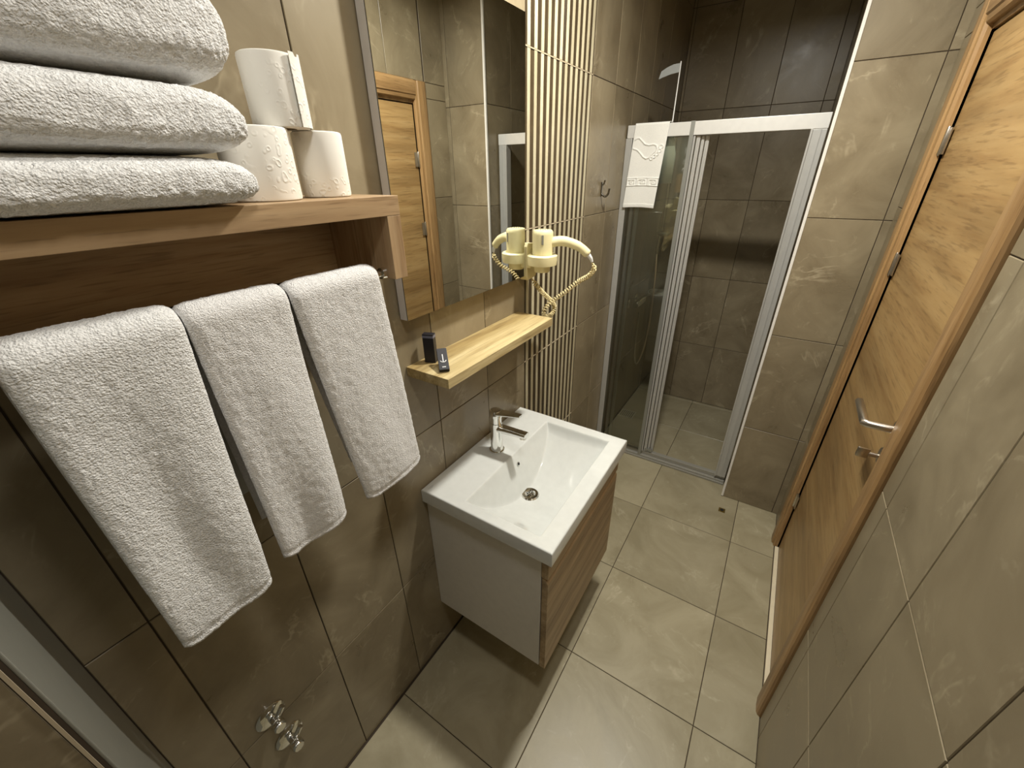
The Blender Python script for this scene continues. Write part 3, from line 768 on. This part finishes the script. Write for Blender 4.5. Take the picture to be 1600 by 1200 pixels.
# ------------------------------------------------------------------ folded towels on the shelf
def folded(x0, x1, y0, y1, z0, z1, seed, n1=3.6, bulge=.006):
    bm = bmesh.new(); NU, NV = 150, 210
    cx, cy, cz = (x0+x1)/2, (y0+y1)/2, (z0+z1)/2; a, b, c = (x1-x0)/2, (y1-y0)/2, (z1-z0)/2
    rows = []
    def sp(v, e): return math.copysign(abs(v)**e, v)
    for j in range(NV+1):
        ph = PI*j/NV; yy = -math.cos(ph); k = (1-abs(yy)**5)**(1/2.4) if abs(yy) < 1 else 0
        yy2 = sp(yy, .75) if True else yy
        k = (max(0, 1-abs(yy2)**9))**(1/2.6)
        row = []
        for i in range(NU):
            th = 2*PI*i/NU; e1 = 2/n1
            px = sp(math.cos(th), e1); pz = sp(math.sin(th), e1*1.05)
            X = cx+a*px*(.86+.14*k); Y = cy+b*yy2; Z = cz-c*.18*(1-k)+c*pz*(.22+.78*k)
            nrm = Vector((px*.8, .2*yy2, pz*1.2))
            if nrm.length: nrm.normalize()
            up_ = max(0, pz)
            f = .0030*fbm(X*22, Y*14, Z*22+seed, 2)*min(1, k*2)*(.25+.75*(1-abs(pz)**4))+.0013*fbm(X*150, Y*150, Z*150+seed, 2)+.0009*fbm(X*380, Y*380, Z*380+seed, 2)
            lo = -abs(f) if abs(pz) > .85 else f
            row.append(bm.verts.new((X+nrm.x*lo, Y+nrm.y*lo, Z+nrm.z*lo)))
        rows.append(row)
    for r0, r1 in zip(rows, rows[1:]):
        for i in range(NU): bm.faces.new((r0[i], r0[(i+1) % NU], r1[(i+1) % NU], r1[i]))
    bm.faces.new(rows[0][::-1]); bm.faces.new(rows[-1]); return bm
GS = 'folded towels stacked on the shelf'
for (x0, x1, y0, y1, z0, z1, sd, lab) in (
    (.012, .206, -1.345, -.990, ST+.0005, 1.672, 5, 'bottom folded white towel of the stack on the shelf'),
    (.012, .206, -1.345, -.984, 1.6725, 1.741, 8, 'middle folded white towel of the stack on the shelf'),
    (.010, .202, -1.345, -.978, 1.7415, 1.842, 11, 'top folded white towel of the stack on the shelf')):
    o = obj('folded_towel', folded(x0, x1, y0, y1, z0, z1, sd), TOWELF, None, 'all'); tag(o, lab, 'towel', GS)

# ------------------------------------------------------------------ toilet rolls
def roll(cx, cy, z0, r, h, label, flap=False, lean=(0, 0)):
    t = thing('toilet_roll', (cx, cy, z0), label, 'toilet roll', 'toilet rolls on the shelf')
    bm = bmesh.new(); n = 72
    prof = [(.019, 0), (r-.003, 0), (r-.0008, .0012), (r, .004), (r, h*.5), (r, h-.004), (r-.0008, h-.0012), (r-.003, h), (.019, h)]
    lathe(prof, (0, 0, 0), n, bm=bm)
    for v in bm.verts:
        q = v.co; rr = math.hypot(q.x, q.y)
        if rr > .025:
            f = 1+.012*noise.noise(Vector((q.x*22, q.y*22, 3+cx*9)))+.006*noise.noise(Vector((q.x*60, q.y*60, q.z*30))); q.x *= f; q.y *= f
    obj('paper', bm, PAPER, t, True, local=True)
    bm = lathe([(.0192, 0.0005), (.0192, h-.0005), (.0182, h-.0005), (.0182, .0005)], (0, 0, 0), 32, closed=True)
    obj('core', bm, plain('cardboard', srgb(170, 150, 120), .9), t, True, local=True)
    if flap:
        bm = bmesh.new(); A, D = [], []
        for k in range(19):
            u = k/18; a = math.radians(8+80*u); R = r+.0008+.0030*(1-u)**3+.002*u
            p = Vector((R*math.cos(a), R*math.sin(a), 0))
            colA = []; 
            for m_ in range(9):
                w_ = m_/8; top = h*(1.0-(.05 if 3 < k < 7 else 0)+.02*u)
                colA.append((p+Vector((0, 0, .0008+w_*top))))
            A.append([bm.verts.new(q) for q in colA]); D.append([bm.verts.new(q+p.normalized()*.0007) for q in colA])
        for k in range(18):
            for m_ in range(8):
                bm.faces.new((A[k][m_], A[k+1][m_], A[k+1][m_+1], A[k][m_+1])); bm.faces.new((D[k][m_], D[k][m_+1], D[k+1][m_+1], D[k+1][m_]))
        for k in range(18):
            for m_ in (0, 8): bm.faces.new((A[k][m_], A[k+1][m_], D[k+1][m_], D[k][m_]))
        for m_ in range(8):
            for k in (0, 18): bm.faces.new((A[k][m_], A[k][m_+1], D[k][m_+1], D[k][m_]))
        obj('loose_sheet', bm, PAPER, t, True, local=True)
    return t
roll(.102, -.931, ST+.0004, .047, .092, 'wide toilet roll on the shelf beside the towel stack')
roll(.098, -.826, ST+.0004, .037, .092, 'narrow toilet roll at the shelf end near the mirror')
roll(.106, -.884, ST+.0928, .0375, .086, 'toilet roll with loose sheet on top of two others', True)

# ------------------------------------------------------------------ behind and below the towels
t = thing('flush_plate', (0, -1.09, 1.11), 'grey panel on the wall behind the hanging towels', 'flush plate')
obj('plate', B(.0006, .016, -1.175, -1.010, 1.113, 1.34, .006, seg=3), PLATE, t, True)
for (vy, vz, lab) in ((-1.196, .508, 'chrome stop valve low on the left wall, upper of two'), (-1.183, .386, 'chrome stop valve low on the left wall, lower of two')):
    t = thing('stop_valve', (0, vy, vz), lab, 'valve', 'stop valves on the left wall')
    obj('rosette', lathe([(0, .0006), (.034, .0006), (.034, .003), (.030, .006), (.012, .009), (0, .009)], (0, vy, vz), 32, 'x'), CHROME, t, True)
    obj('stem', lathe([(0, .009), (.0095, .009), (.0095, .028), (0, .028)], (0, vy, vz), 20, 'x'), CHROME, t, True)
    obj('knob', lathe([(0, .028), (.012, .028), (.0145, .032), (.0145, .044), (.012, .047), (0, .047)], (0, vy, vz), 8, 'x'), CHROME, t, True)
    obj('outlet', tube([(.022, vy, vz), (.022, vy+.012, vz+.012), (.022, vy+.024, vz+.024)], [.0065, .0065, .0065], 12), CHROME, t, True)
